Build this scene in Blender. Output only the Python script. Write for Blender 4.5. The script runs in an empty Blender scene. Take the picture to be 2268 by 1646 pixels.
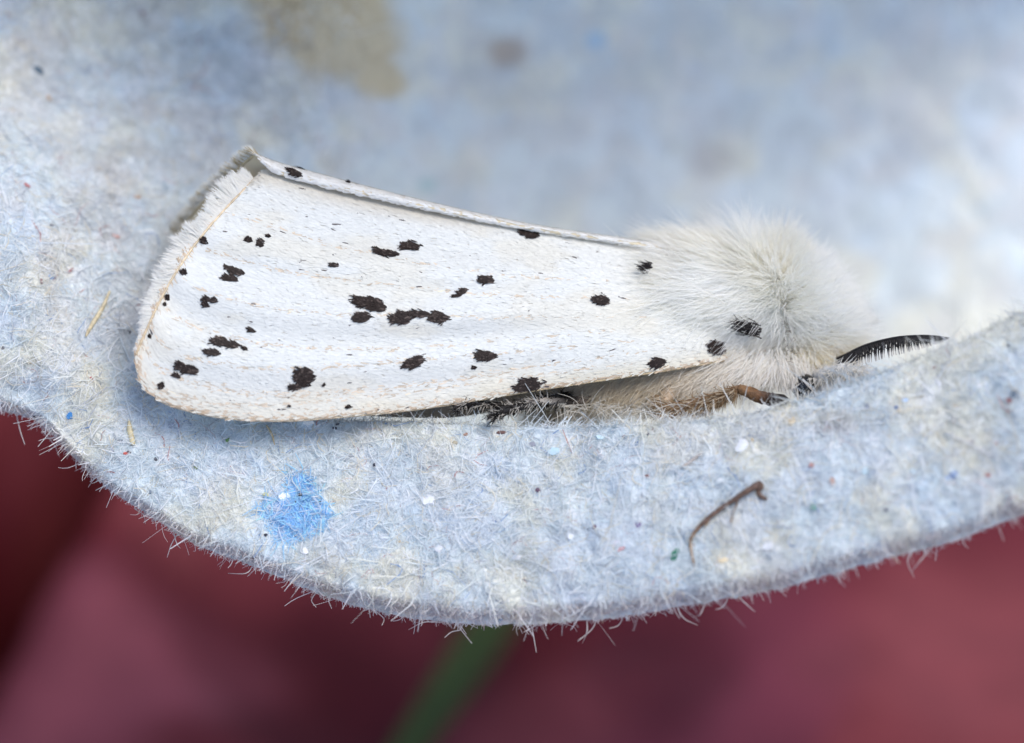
import bpy, math
import numpy as np

# ------------------------------------------------------------------ frame of reference
# 1 unit = 1 cm.  Directions: R right, U picture-up, W towards the viewer; the viewer looks down 40 degrees.
sc = bpy.context.scene
sc.unit_settings.scale_length = 0.01
PITCH = math.radians(40)
D = 11.0                       # distance lens - moth
W0 = 3.1                       # width of the field at the moth
O = np.array((0.0, 0.0, 4.0))
R_ = np.array((1.0, 0, 0))
U_ = np.array((0, math.sin(PITCH), math.cos(PITCH)))
W_ = np.array((0, -math.cos(PITCH), math.sin(PITCH)))
BAS = np.stack([R_, U_, W_])
PX = W0 / 2268.0               # one photo unit at the moth, in cm

# ------------------------------------------------------------------ camera
cd = bpy.data.cameras.new('camera'); cam = bpy.data.objects.new('camera', cd)
sc.collection.objects.link(cam); sc.camera = cam
cam.location = O + W_ * D
cam.rotation_euler = (math.radians(90) - PITCH, 0, 0)
cd.sensor_width = 36; cd.lens = 36 * D / W0
cd.clip_start = 0.1; cd.clip_end = 500
cd.dof.use_dof = True; cd.dof.focus_distance = D - 0.05
cd.dof.aperture_fstop = cd.lens * 1e-3 / (2 * 0.20)

# ------------------------------------------------------------------ light: soft overcast daylight
SUN_EL, SUN_AZ = math.radians(66), math.radians(120)      # azimuth from +Y (north) clockwise: from the right, behind the viewer
wd = bpy.data.worlds.new('World'); sc.world = wd; wd.use_nodes = True
nt = wd.node_tree
sky = nt.nodes.new('ShaderNodeTexSky'); sky.sky_type = 'NISHITA'; sky.sun_disc = False
sky.sun_elevation = SUN_EL; sky.sun_rotation = SUN_AZ
sky.air_density = 1.0; sky.dust_density = 1.5; sky.ozone_density = 1.0
bg = nt.nodes['Background']; bg.inputs['Strength'].default_value = 0.14
nt.links.new(sky.outputs[0], bg.inputs['Color'])
sl = bpy.data.lights.new('sun', 'SUN'); sun = bpy.data.objects.new('sun', sl); sc.collection.objects.link(sun)
sl.energy = 1.25; sl.angle = math.radians(35); sl.color = (1.0, 0.945, 0.85)
sd = np.array((math.sin(SUN_AZ) * math.cos(SUN_EL), math.cos(SUN_AZ) * math.cos(SUN_EL), math.sin(SUN_EL)))
from mathutils import Vector
sun.rotation_euler = Vector(sd).to_track_quat('Z', 'Y').to_euler()
sun.location = (12, -9, 25)
sc.view_settings.view_transform = 'Standard'; sc.view_settings.look = 'None'
sc.view_settings.exposure = 0.67; sc.view_settings.gamma = 1.0
sc.view_settings.use_curve_mapping = False
try:
    sc.cycles.use_denoising = True
    sc.cycles.diffuse_bounces = 14; sc.cycles.transmission_bounces = 16; sc.cycles.max_bounces = 28
except Exception:
    pass

rng = np.random.default_rng(11)

# ------------------------------------------------------------------ helpers
def F(px, py, w):
    """photo position and height towards the viewer -> (u, v, w) in cm"""
    px, py, w = np.broadcast_arrays(np.asarray(px, float), np.asarray(py, float), np.asarray(w, float))
    s = (D - w) / D
    return np.stack([(px - 1134) * PX * s, -(py - 823) * PX * s, w], -1)

def world(p): return O + np.asarray(p) @ BAS

def hermite(xs, ys):
    xs = np.asarray(xs, float); ys = np.asarray(ys, float)
    m = np.empty_like(ys)
    d = (ys[1:] - ys[:-1]) / (xs[1:] - xs[:-1])
    m[0], m[-1] = d[0], d[-1]; m[1:-1] = 0.5 * (d[1:] + d[:-1])
    def f(x):
        x = np.clip(np.asarray(x, float), xs[0], xs[-1])
        i = np.clip(np.searchsorted(xs, x, side='right') - 1, 0, len(xs) - 2)
        h = xs[i + 1] - xs[i]; t = (x - xs[i]) / h
        return ((2*t**3 - 3*t**2 + 1) * ys[i] + (t**3 - 2*t**2 + t) * h * m[i]
                + (-2*t**3 + 3*t**2) * ys[i+1] + (t**3 - t**2) * h * m[i+1])
    return f

def sstep(a, b, x):
    t = np.clip((x - a) / (b - a), 0, 1); return t * t * (3 - 2 * t)

def vnoise(x, y, seed=0):
    xi = np.floor(x).astype(np.int64); yi = np.floor(y).astype(np.int64)
    fx = x - xi; fy = y - yi; fx = fx*fx*(3-2*fx); fy = fy*fy*(3-2*fy)
    def h(a, b):
        n = (a * 374761393 + b * 668265263 + seed * 1442695041) & 0x7fffffff
        n = ((n ^ (n >> 13)) * 1274126177) & 0x7fffffff
        return ((n ^ (n >> 16)) & 0xffff) / 65535.0
    return (h(xi, yi)*(1-fx)+h(xi+1, yi)*fx)*(1-fy) + (h(xi, yi+1)*(1-fx)+h(xi+1, yi+1)*fx)*fy

def fbm(x, y, seed=0, oct=4):
    s = 0; a = .5; t = 0
    for k in range(oct):
        an = .6 + 1.1*k; cx, sx = math.cos(an)*2**k, math.sin(an)*2**k
        s = s + a * vnoise(x*cx - y*sx + 17.3*k, x*sx + y*cx - 9.1*k, seed + k); t += a; a *= .5
    return s / t

def norm(v): return v / np.maximum(np.linalg.norm(v, axis=-1, keepdims=True), 1e-12)

def build(name, P, faces, mat, parent=None, col=None, smooth=True, to_world=True):
    """P (n,3) in the uvw frame, faces (m,k) int array or a list of such arrays -> one mesh object"""
    P = world(P) if to_world else np.asarray(P, float)
    org = np.array(parent_origin(parent)) if parent is not None else P.mean(0)
    P = P - org
    fl = faces if isinstance(faces, list) else [faces]
    idx = np.concatenate([f.ravel() for f in fl]).astype(np.int32)
    tot = np.concatenate([np.full(len(f), f.shape[1], np.int32) for f in fl])
    st = np.concatenate([[0], np.cumsum(tot)[:-1]]).astype(np.int32)
    me = bpy.data.meshes.new(name)
    me.vertices.add(len(P)); me.vertices.foreach_set('co', P.astype(np.float32).ravel())
    me.loops.add(len(idx)); me.loops.foreach_set('vertex_index', idx)
    me.polygons.add(len(tot)); me.polygons.foreach_set('loop_start', st)
    me.polygons.foreach_set('use_smooth', np.full(len(tot), smooth, bool))
    me.update(calc_edges=True)
    if col is not None:
        c = np.ones((len(P), 4), np.float32); c[:, :3] = col
        me.color_attributes.new('Col', 'FLOAT_COLOR', 'POINT').data.foreach_set('color', c.ravel())
    me.materials.append(mat)
    o = bpy.data.objects.new(name, me); sc.collection.objects.link(o)
    if parent is not None: o.parent = parent
    else: o.location = org
    ORG[o.name] = org
    return o

ORG = {}
def parent_origin(o): return ORG[o.name]

def empty(name, uvw, label, cat, group=None):
    o = bpy.data.objects.new(name, None); sc.collection.objects.link(o)
    o.empty_display_size = 0.2
    p = world(np.array(uvw)); o.location = p; ORG[o.name] = p
    o['label'] = label; o['category'] = cat
    if group: o['group'] = group
    return o

def tag(o, label=None, cat=None, kind=None, group=None):
    if label: o['label'] = label
    if cat: o['category'] = cat
    if kind: o['kind'] = kind
    if group: o['group'] = group
    return o

def grid_faces(n, m, wrap=False):
    i, j = np.meshgrid(np.arange(n - 1), np.arange(m if wrap else m - 1), indexing='ij')
    j2 = (j + 1) % m
    return np.stack([i*m + j, (i+1)*m + j, (i+1)*m + j2, i*m + j2], -1).reshape(-1, 4)

class Patch:
    """a grid surface that can be sampled evenly by area; px holds the photo positions"""
    def __init__(s, P, px, flip=False):
        s.P, s.px = P, px
        ti = np.gradient(P, axis=0); tj = np.gradient(P, axis=1)
        s.ti, s.tj = norm(ti), norm(tj)
        s.N = norm(np.cross(ti, tj)) * (-1 if flip else 1)
        c = np.cross(P[1:, :-1] - P[:-1, :-1], P[:-1, 1:] - P[:-1, :-1])
        s.area = np.linalg.norm(c, axis=-1)
    def sample(s, n, weight=None):
        a = s.area if weight is None else s.area * weight[:-1, :-1]
        cdf = np.cumsum(a.ravel()); r = rng.random(n) * cdf[-1]
        k = np.searchsorted(cdf, r); k = np.minimum(k, a.size - 1)
        i, j = np.divmod(k, a.shape[1]); fi, fj = rng.random(n), rng.random(n)
        def bl(A):
            fa, fb = fi[:, None], fj[:, None]
            return (A[i, j]*(1-fa)*(1-fb) + A[i+1, j]*fa*(1-fb) + A[i, j+1]*(1-fa)*fb + A[i+1, j+1]*fa*fb)
        return dict(p=bl(s.P), n=norm(bl(s.N)), ti=norm(bl(s.ti)), tj=norm(bl(s.tj)), px=bl(s.px),
                    a=(i + fi) / (s.P.shape[0]-1), b=(j + fj) / (s.P.shape[1]-1))

def tubes(C, rad, sides=3, closed=False):
    """C (n,k,3) centre lines, rad (n,k) -> verts, quads: n thin tapered tubes"""
    n, k, _ = C.shape
    T = norm(np.gradient(C, axis=1))
    ref = norm(rng.normal(size=(n, 1, 3)))
    X = norm(np.cross(T, ref)); Y = np.cross(T, X)
    an = np.arange(sides) * 2 * np.pi / sides
    V = (C[:, :, None] + rad[:, :, None, None] * (np.cos(an)[None, None, :, None] * X[:, :, None] + np.sin(an)[None, None, :, None] * Y[:, :, None]))
    base = (np.arange(n) * k * sides)[:, None, None]
    i = np.arange(k - 1)[None, :, None]; j = np.arange(sides)[None, None, :]; j2 = (j + 1) % sides
    q = np.stack([base + i*sides + j, base + i*sides + j2, base + (i+1)*sides + j2, base + (i+1)*sides + j], -1).reshape(-1, 4)
    return V.reshape(-1, 3), q

def ribbons(C, rad, ref):
    """flattened hairs: a thin strip, creased along its middle, its broad side turned towards ref"""
    n, k, _ = C.shape
    T = norm(np.gradient(C, axis=1))
    ref = norm(norm(ref) + .2*rng.normal(size=ref.shape))[:, None]
    S = norm(np.cross(T, ref)); N = np.cross(S, T)
    V = np.stack([C - S*rad[..., None], C + N*(.5*rad)[..., None], C + S*rad[..., None]], 2)
    base = (np.arange(n)*k*3)[:, None, None]; i = np.arange(k-1)[None, :, None]; j = np.arange(2)[None, None, :]
    q = np.stack([base+i*3+j, base+i*3+j+1, base+(i+1)*3+j+1, base+(i+1)*3+j], -1).reshape(-1, 4)
    return V.reshape(-1, 3), q

def hairs(p, d, L, r, bend, k=4, taper=.25, ref=None):
    """n hairs from roots p along d; bend (n,3) is added quadratically"""
    t = np.linspace(0, 1, k)
    C = p[:, None] + (d * L[:, None])[:, None] * t[None, :, None] + bend[:, None] * (t**2)[None, :, None]
    rad = r[:, None] * (1 - (1 - taper) * t**1.5)[None, :]
    if ref is None: ref = np.tile(np.array((.1, .5, .85)), (len(p), 1))
    return ribbons(C, rad*1.15, ref)

def per_vert(col, n, k, sides=3): return np.repeat(col, k * sides, axis=0)

def path_tube(name, pts, radii, mat, parent, sides=10, col=None, sub=6, wob=0.0):
    """one thing swept along a smooth path given as (px, py, w) with radii in photo units"""
    pts = np.array(pts, float); t = np.arange(len(pts)); tt = np.linspace(0, len(pts)-1, (len(pts)-1)*sub+1)
    q = np.stack([hermite(t, pts[:, c])(tt) for c in range(3)], -1); r = hermite(t, radii)(tt) * PX
    C = F(q[:, 0], q[:, 1], q[:, 2])
    T = norm(np.gradient(C, axis=0)); X = norm(np.cross(T, np.array([.13, .3, 1.0]))); Y = np.cross(T, X)
    an = np.arange(sides) * 2*np.pi/sides
    rr = r[:, None] * (1 + wob * (rng.random((len(r), sides)) - .5))
    V = C[:, None] + rr[..., None] * (np.cos(an)[None, :, None]*X[:, None] + np.sin(an)[None, :, None]*Y[:, None])
    n = len(C); V = np.concatenate([V.reshape(-1, 3), C[:1] - T[:1]*r[0]*.6, C[-1:] + T[-1:]*r[-1]*.6])
    f = grid_faces(n, sides, True)
    j = np.arange(sides); j2 = (j+1) % sides
    cap = np.concatenate([np.stack([j2*0+n*sides, j, j2], -1), np.stack([j2*0+n*sides+1, (n-1)*sides+j2, (n-1)*sides+j], -1)])
    cc = None
    if col is not None:
        ck = np.array([col[0]]*0 + list(col), float); ct = np.stack([np.interp(tt, np.linspace(0, len(pts)-1, len(ck)), ck[:, c]) for c in range(3)], -1)
        cc = np.concatenate([np.repeat(ct, sides, 0), ct[:1], ct[-1:]])
    o = build(name, V, [f, cap], mat, parent, cc)
    return o, C, r, T

# ------------------------------------------------------------------ materials
def new_mat(name):
    m = bpy.data.materials.new(name); m.use_nodes = True
    n = m.node_tree; b = n.nodes['Principled BSDF']; return m, n, b

def mat_col(name, rough=.8, spec=.2, transl=0., noise=None, bump=None, sheen=0., tint=(1, 1, 1)):
    """colour from the mesh's own colour layer, with grain, relief and some light passing through"""
    m, n, b = new_mat(name)
    at = n.nodes.new('ShaderNodeAttribute'); at.attribute_name = 'Col'
    out = at.outputs['Color']
    tc = n.nodes.new('ShaderNodeTexCoord')
    if noise:
        nz = n.nodes.new('ShaderNodeTexNoise'); nz.inputs['Scale'].default_value = noise[0]; nz.inputs['Detail'].default_value = 6
        n.links.new(tc.outputs['Object'], nz.inputs['Vector'])
        mr = n.nodes.new('ShaderNodeMapRange'); mr.inputs[1].default_value = .3; mr.inputs[2].default_value = .7
        mr.inputs[3].default_value = noise[1]; mr.inputs[4].default_value = noise[2]
        n.links.new(nz.outputs['Fac'], mr.inputs[0])
        mx = n.nodes.new('ShaderNodeMix'); mx.data_type = 'RGBA'; mx.blend_type = 'MULTIPLY'; mx.inputs[0].default_value = 1
        n.links.new(out, mx.inputs[6]); n.links.new(mr.outputs[0], mx.inputs[7]); out = mx.outputs[2]
    n.links.new(out, b.inputs['Base Color'])
    b.inputs['Roughness'].default_value = rough; b.inputs['Specular IOR Level'].default_value = spec
    if sheen: b.inputs['Sheen Weight'].default_value = sheen
    if bump:
        nb = n.nodes.new('ShaderNodeTexNoise'); nb.inputs['Scale'].default_value = bump[0]; nb.inputs['Detail'].default_value = 5
        n.links.new(tc.outputs['Object'], nb.inputs['Vector'])
        bp = n.nodes.new('ShaderNodeBump'); bp.inputs['Strength'].default_value = bump[1]; bp.inputs['Distance'].default_value = bump[2]
        n.links.new(nb.outputs['Fac'], bp.inputs['Height']); n.links.new(bp.outputs[0], b.inputs['Normal'])
    if transl:
        tr = n.nodes.new('ShaderNodeBsdfTranslucent'); n.links.new(out, tr.inputs['Color'])
        ms = n.nodes.new('ShaderNodeMixShader'); ms.inputs[0].default_value = transl
        n.links.new(b.outputs[0], ms.inputs[1]); n.links.new(tr.outputs[0], ms.inputs[2])
        n.links.new(ms.outputs[0], n.nodes['Material Output'].inputs['Surface'])
    return m

M_pulp = mat_col('paper_pulp', 1, .05, 0, (60, .92, 1.05), (90, .3, .015))
M_fibre = mat_col('paper_fibre', .95, .05, .3)
M_fleck = mat_col('paper_fleck', .7, .2, 0, (40, .85, 1.1))
M_scale = mat_col('wing_scale', .55, .25, .2)
M_dark = mat_col('dark_scale', .6, .22, 0)
M_memb = mat_col('wing_membrane', .8, .1, .15)
M_fur = mat_col('moth_fur', .7, .1, .55)
M_body = mat_col('moth_skin', .7, .2, 0)
M_leg = mat_col('leg_chitin', .55, .35, 0, (70, .6, 1.2), (140, .6, .006))
M_stem = mat_col('dry_stem', .75, .2, 0, (60, .65, 1.2), (120, .5, .006))
M_eye, _n, _b = new_mat('moth_eye'); _b.inputs['Base Color'].default_value = (.008, .008, .01, 1); _b.inputs['Roughness'].default_value = .15
M_bead, _n, _b = new_mat('clear_bead'); _b.inputs['Transmission Weight'].default_value = 1; _b.inputs['Roughness'].default_value = .02
_b.inputs['IOR'].default_value = 1.33; _b.inputs['Base Color'].default_value = (.97, .98, 1, 1)

# ------------------------------------------------------------------ red ground
gz = world(F(1134, 1600, -4.4))[2]
def on_ground(px, py, z=None):
    a = world(F(px, py, 0.0)); c = O + W_ * D; d = a - c
    t = ((gz if z is None else z) - c[2]) / d[..., 2]
    return c + d * t[..., None] if np.ndim(t) else c + d * t
t = np.linspace(-1, 1, 420)
gx = 30 * np.sign(t) * (.16*np.abs(t) + .84*np.abs(t)**4); c0 = on_ground(1000, 1400)
X, Y = np.meshgrid(gx + c0[0], gx + c0[1], indexing='ij')
g1, g2 = on_ground(165, 1020), on_ground(-30, 1330)             # the dark crevice at the left
def ldist(p, q):
    d = (q - p)[:2]; d = d / np.linalg.norm(d)
    return (X - p[0]) * -d[1] + (Y - p[1]) * d[0], (X - p[0]) * d[0] + (Y - p[1]) * d[1]
s1, l1 = ldist(g1, g2)
s1 = s1 + .10 * (fbm(l1*1.2, l1*0+3, 5) - .5)
if (c0[0]-g1[0]) * -(g2-g1)[1] + (c0[1]-g1[1]) * (g2-g1)[0] < 0: s1 = -s1     # s1 > 0 on the middle's side
Z = gz + .34 * (fbm(X*.5, Y*.5, 21, 3) - .5) + .05 * (fbm(X*2.2, Y*2.2, 22, 3) - .5)
Z -= 2.6 * np.exp(-(s1/.17)**4) ; Z += .55 * sstep(.05, -.25, s1) - .9*sstep(-.2, -1.6, s1) * .0
Z += .12 * np.exp(-((s1-.42)/.22)**2)
s2, l2 = ldist(on_ground(380, 1230), on_ground(700, 1520))
Z -= .16 * np.exp(-(s2/.3)**2) * sstep(-.6, 0, l2) * sstep(2.2, 1.2, l2)
tt = fbm(X*.9 + Y*.5, Y*.8, 31, 4); t2 = fbm(X*.6 - 7, Y*.6 + Y*0, 37, 3)
ca, cb, cc_ = np.array((.095, .012, .017)), np.array((.205, .050, .055)), np.array((.205, .047, .064))
gc = ca + (cb - ca) * sstep(.3, .7, tt)[..., None]
gc = gc + (cc_ - gc) * (.5 * sstep(.45, .7, t2))[..., None]
def patch(px, py, rx, ry, a):            # weathered patches of darker or pinker red
    c = on_ground(px, py); dx, dy = X - c[0], Y - c[1]; ca, sa = math.cos(a), math.sin(a)
    d = np.hypot((dx*ca + dy*sa)/rx, (-dx*sa + dy*ca)/ry) + .9*(fbm(X*1.7, Y*1.7, 39, 3) - .5); return sstep(1.25, .55, d)
for (a_, c_, k_) in [(patch(640, 1480, 1.0, .45, -.7), (.062, .008, .012), .85), (patch(960, 1430, .5, .5, 0), (.07, .009, .013), .7), (patch(150, 1480, .8, .6, .3), (.24, .075, .095), .8),
                     (patch(1300, 1600, .7, .5, .6), (.22, .060, .068), .7), (patch(1650, 1560, .5, .9, -.4), (.19, .045, .066), .9), (patch(2150, 1500, .6, .8, .2), (.23, .070, .075), .8), (patch(1450, 1450, .35, .6, -.3), (.09, .014, .022), .8)]:
    gc = gc + (np.array(c_) - gc)*(k_*a_)[..., None]
M_red = mat_col('red_surface', .6, .14, 0, (3, .85, 1.15), (8, .3, .06))
gc = gc*np.array((.95, .74, .76))
ground = build('ground', np.stack([X, Y, Z], -1).reshape(-1, 3), grid_faces(*X.shape), M_red, None, gc.reshape(-1, 3), True, False)
tag(ground, 'dark red ground surface with a black crevice, out of focus below the carton', 'ground', 'structure')

# ------------------------------------------------------------------ egg carton
edge_y = hermite([-260, -100, 0, 60, 110, 150, 230, 330, 450, 560, 700, 800, 950, 1100, 1300, 1500, 1700, 1900, 2100, 2268, 2520],
                 [925, 905, 912, 926, 955, 1000, 1072, 1142, 1212, 1252, 1312, 1347, 1374, 1382, 1374, 1345, 1310, 1255, 1200, 1140, 1040])
crest_y = hermite([-260, -80, 0, 90, 178, 250, 330, 430, 600, 800, 1000, 1100, 1300, 1500, 1650, 1740, 1850, 1950, 2080, 2150, 2268, 2520],
                  [420, 560, 625, 720, 800, 850, 885, 907, 928, 934, 938, 944, 947, 935, 917, 899, 864, 827, 774, 750, 692, 590])
lip_w = hermite([-260, 0, 300, 700, 1100, 1500, 1800, 2100, 2268, 2520], [-.02, .02, .03, .05, .12, .22, .30, .36, .40, .44])
back_w = hermite([-260, 0, 200, 330, 500, 700, 1100, 1600, 2268, 2520], [-.05, -.15, -.38, -.55, -.85, -1.2, -1.75, -2.1, -2.2, -2.2])
drop = hermite([-260, 300, 600, 1000, 1300, 1700, 2100, 2520], [0, 0, 5, 14, 20, 70, 120, 150])

NX, NL, NI = 470, 92, 175
xs = np.linspace(-260, 2520, NX)
def sheet():
    x = xs[:, None]
    # the lip, from the torn lower edge (q=0) up to the fold (q=1)
    q = np.linspace(0, 1, NL)[None, :]
    e = edge_y(x) + 9 * (fbm(x/60, x*0, 3, 3) - .5) + 5*(fbm(x/14, x*0, 8, 2) - .5)
    c = crest_y(x)
    y1 = e + (c - e) * q
    w1 = lip_w(x) - .04 + (.03 * np.sin(np.pi * q) + .15*(1 - q)) * sstep(0, 500, x) - .07 * (1 - sstep(0, .10, q))
    # over the fold, the hollow's floor, and the wall behind
    s = np.linspace(0, 1, NI + 1)[None, 1:]
    right = sstep(330, 1000, x)
    s0 = .34 * right + 1e-3
    f = np.clip(s / s0, 0, 1)
    up = np.clip((s - s0) / (1 - s0), 0, 1)
    y2 = c + drop(x) * 4 * f * (1 - f) * (f < 1) + (-330 - c) * (up/.86)**1.12 
    wb = back_w(x) + .38 * (c - y2) / 900 * sstep(100, 800, x)
    wb = wb - .45*sstep(620, 60, y2)*sstep(900, 300, x)
    wl = lip_w(x) - .04
    over = np.clip((-40 - y2)/330, 0, 1.3)          # unseen overhang added above the picture, curved forward to shade the back wall
    wb = wb + (.75 + .80*sstep(400, 1300, x) - .30*sstep(1300, 2300, x)) * over**1.5
    k_right = sstep(0, 1, f)
    k_left = 1 - np.exp(-up * 2.6)
    k = right * k_right + (1 - right) * k_left / (1 - math.exp(-2.6))
    w2 = wl + (wb - wl) * k
    y = np.concatenate([y1, y2], 1); w = np.concatenate([w1, w2], 1)
    xx = np.broadcast_to(x, y.shape)
    return xx, y, w
SX, SY, SW = sheet()
lump = .044 * (fbm(SX/75, SY/75, 41, 3) - .5) + .019 * (fbm(SX/22, SY/22, 47, 3) - .5)
lump += .004 * (fbm(SX/9, SY/9, 49, 2) - .5)
SP = F(SX, SY, SW + lump)

def pulp_colour(x, y):
    """the paper's own mottling, recycled scraps and stains, at photo positions"""
    b = np.stack([.755 + 0*x, .80 + 0*x, .825 + 0*x], -1)
    n1 = fbm(x/110, y/110, 61, 4); n2 = fbm(x/45 + 9, y/45, 67, 3); n3 = fbm(x/18, y/18, 71, 3)
    cream = np.array((.84, .81, .725)); blue = np.array((.66, .745, .84)); grey = np.array((.60, .63, .66)); lilac = np.array((.75, .77, .83))
    def mix(b, c, k): return b + (c - b) * k[..., None]
    b = mix(b, cream, .85 * sstep(.46, .66, n1)); b = mix(b, blue, .55 * sstep(.50, .72, n2) * sstep(.6, .4, n1))
    b = mix(b, grey, .35 * sstep(.55, .74, n3)); b = mix(b, lilac, .4*sstep(.5, .7, fbm(x/80+40, y/80, 73, 3)))
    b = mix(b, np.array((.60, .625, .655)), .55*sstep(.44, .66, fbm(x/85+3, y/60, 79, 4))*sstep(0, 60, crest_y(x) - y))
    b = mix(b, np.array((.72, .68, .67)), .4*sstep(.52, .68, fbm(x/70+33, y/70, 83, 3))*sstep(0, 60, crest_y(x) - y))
    j = 34 * (fbm(x/40, y/40, 77, 4) - .5)
    def blob(cx, cy, rx, ry, soft=.35, jit=1.):
        d = np.hypot((x - cx + j*jit) / rx, (y - cy - j*jit*.8) / ry); return sstep(1 + soft, 1 - soft, d)
    tan = np.array((.70, .57, .38))
    k = np.clip(blob(660, 10, 105, 105) + blob(770, 85, 125, 95) + blob(850, 180, 50, 42) + blob(720, -80, 180, 120), 0, 1)
    b = mix(b, tan, .9 * k)
    b = mix(b, np.array((.46, .34, .26)), .75 * blob(1122, 118, 42, 32, .4, .5)); b = mix(b, np.array((.5, .47, .46)), .25 * blob(1120, 170, 90, 110, .6))
    b = mix(b, np.array((.45, .40, .40)), .45 * blob(1575, 355, 60, 40, .6, .5)); b = mix(b, np.array((.40, .60, .82)), .7 * blob(1320, 88, 24, 22, .4, .2))
    b = mix(b, np.array((.40, .60, .62)), .5 * blob(945, 412, 22, 16, .4, .2)); b = mix(b, np.array((.47, .50, .54)), .5 * blob(2030, 330, 60, 40, .6, .4))
    b = mix(b, np.array((.56, .52, .46)), .6 * blob(1850, 930, 60, 26, .6, .5)); b = mix(b, np.array((.45, .44, .47)), .55 * blob(1850, 950, 70, 16, .6, .5))
    b = mix(b, np.array((.30, .34, .38)), .35 * blob(1310, 1000, 26, 50, .7, .8))
    b = mix(b, np.array((.80, .70, .52)), .5 * blob(1750, 925, 26, 26, .6, .5))
    return b * np.array((.99, 1.008, 1.005))
SC = pulp_colour(SX, SY)

carton = empty('egg_carton', F(1100, 1100, -1.0), 'pale bluish grey egg carton of pressed paper pulp, its fuzzy torn rim under the moth', 'egg carton')
pulp = Patch(SP, np.stack([SX, SY], -1))
flip = pulp.N[NX//2, NL//2, 2] < 0
if flip: pulp.N = -pulp.N
# the sheet's thickness: a smooth back face 0.9 mm behind, joined round the border
P0 = F(SX, SY, SW); N0 = norm(np.cross(np.gradient(P0, axis=0), np.gradient(P0, axis=1))) * (-1 if flip else 1)
for _ in range(10):
    N0[:, 1:-1] = norm(N0[:, :-2] + 2*N0[:, 1:-1] + N0[:, 2:])
back = P0 - N0*.09
nx_, ny_ = SX.shape; m_ = nx_*ny_
f1 = grid_faces(nx_, ny_); f2 = f1[:, ::-1] + m_
idx = np.arange(m_).reshape(nx_, ny_)
loop = np.concatenate([idx[:, 0], idx[-1, 1:], idx[-2::-1, -1], idx[0, -2:0:-1]]); l2 = np.roll(loop, -1)
rim = np.stack([loop, loop + m_, l2 + m_, l2], -1)
shell = build('pulp_shell', np.concatenate([SP.reshape(-1, 3), back.reshape(-1, 3)]), [f1, f2, rim], M_pulp, carton, np.concatenate([SC.reshape(-1, 3)]*2))

SCRAP = (660, 1128)
def in_scrap(x, y):
    j = 34 * (fbm(x/28, y/28, 91, 3) - .5)
    d1 = np.hypot((x - 650 + j) / 62, (y - 1145 - j) / 50); d2 = np.hypot((x - 668 + j) / 32, (y - 1086 + j) / 32)
    d3 = np.hypot((x - 705 - j) / 28, (y - 1140 - j) / 32)
    return np.minimum(np.minimum(d1, d2), d3)

def lay_fibres(smp, L, r, lift, curl, k=5):
    """curved fibres lying on the paper"""
    n = len(L)
    an = rng.random(n) * 2*np.pi
    flow = (fbm(smp['px'][:, 0]/120, smp['px'][:, 1]/120, 95, 3) - .5) * 9
    an = np.where(rng.random(n) < .5, flow + rng.normal(size=n)*.5, an)
    T = np.cos(an)[:, None] * smp['ti'] + np.sin(an)[:, None] * smp['tj']
    B = np.cross(smp['n'], T)
    t = np.linspace(-.5, .5, k)
    cv = rng.normal(size=n) * curl; c3 = rng.normal(size=n) * curl * .8
    C = (smp['p'][:, None] + (T*L[:, None])[:, None]*t[None, :, None]
         + (B * (L*cv)[:, None])[:, None] * (t**2*2)[None, :, None] + (B*(L*c3)[:, None])[:, None] * (t**3*4)[None, :, None]
         + smp['n'][:, None] * (lift[:, None] + (rng.random(n)*.014)[:, None]*(t+.5)[None]**2*(rng.random(n) < .12)[:, None])[..., None])
    rad = r[:, None] * (1 - .5*np.abs(2*t)**3)[None]
    return ribbons(C, rad*1.15, smp['n'])

gx_, gy_ = SX, SY
near = (sstep(1500, 300, SX - .0*SY) + 1.0*(np.arange(SX.shape[1])[None, :] < NL + 8))
near = np.where(np.arange(SX.shape[1])[None, :] < NL + 22, 1.0, .75*sstep(900, 250, SX))
near = near * (SX > -60) * (SX < 2340) * (SY > -60)
def fibre_colours(px, n):
    c = pulp_colour(px[:, 0], px[:, 1])
    v = rng.random(n)
    c = c * (1.0 + .09 * rng.normal(size=n))[:, None]
    c = np.where((v < .16)[:, None], np.array((.90, .91, .93)), c)
    c = np.where(((v > .22) & (v < .28))[:, None], np.array((.78, .72, .60)), c)
    c = np.where(((v > .32) & (v < .35))[:, None], np.array((.50, .52, .56)), c)
    c = np.where(((v > .36) & (v < .364))[:, None], np.array((.25, .38, .62)), c)
    c = np.where(((v > .364) & (v < .368))[:, None], np.array((.55, .30, .28)), c)
    return np.clip(c, .02, .94)
n = 85000
sm = pulp.sample(n, near)
keep = ~((in_scrap(sm['px'][:, 0], sm['px'][:, 1]) < 1.0) & (rng.random(n) < .93))
sm = {a: b[keep] for a, b in sm.items()}; n = int(keep.sum())
L = .020 + rng.gamma(2.0, .017, n); L = np.minimum(L, .014 + np.clip(edge_y(sm['px'][:, 0]) - sm['px'][:, 1], 0, 999)*PX*.9); r = .0005 + .0016 * rng.random(n)**3
V, q = lay_fibres(sm, L, r, .0006 + .0022*rng.random(n), 1.0)
tag(build('pulp_fibres', V, q, M_fibre, carton, per_vert(fibre_colours(sm['px'], n), n, 5)), kind='stuff')

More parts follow.
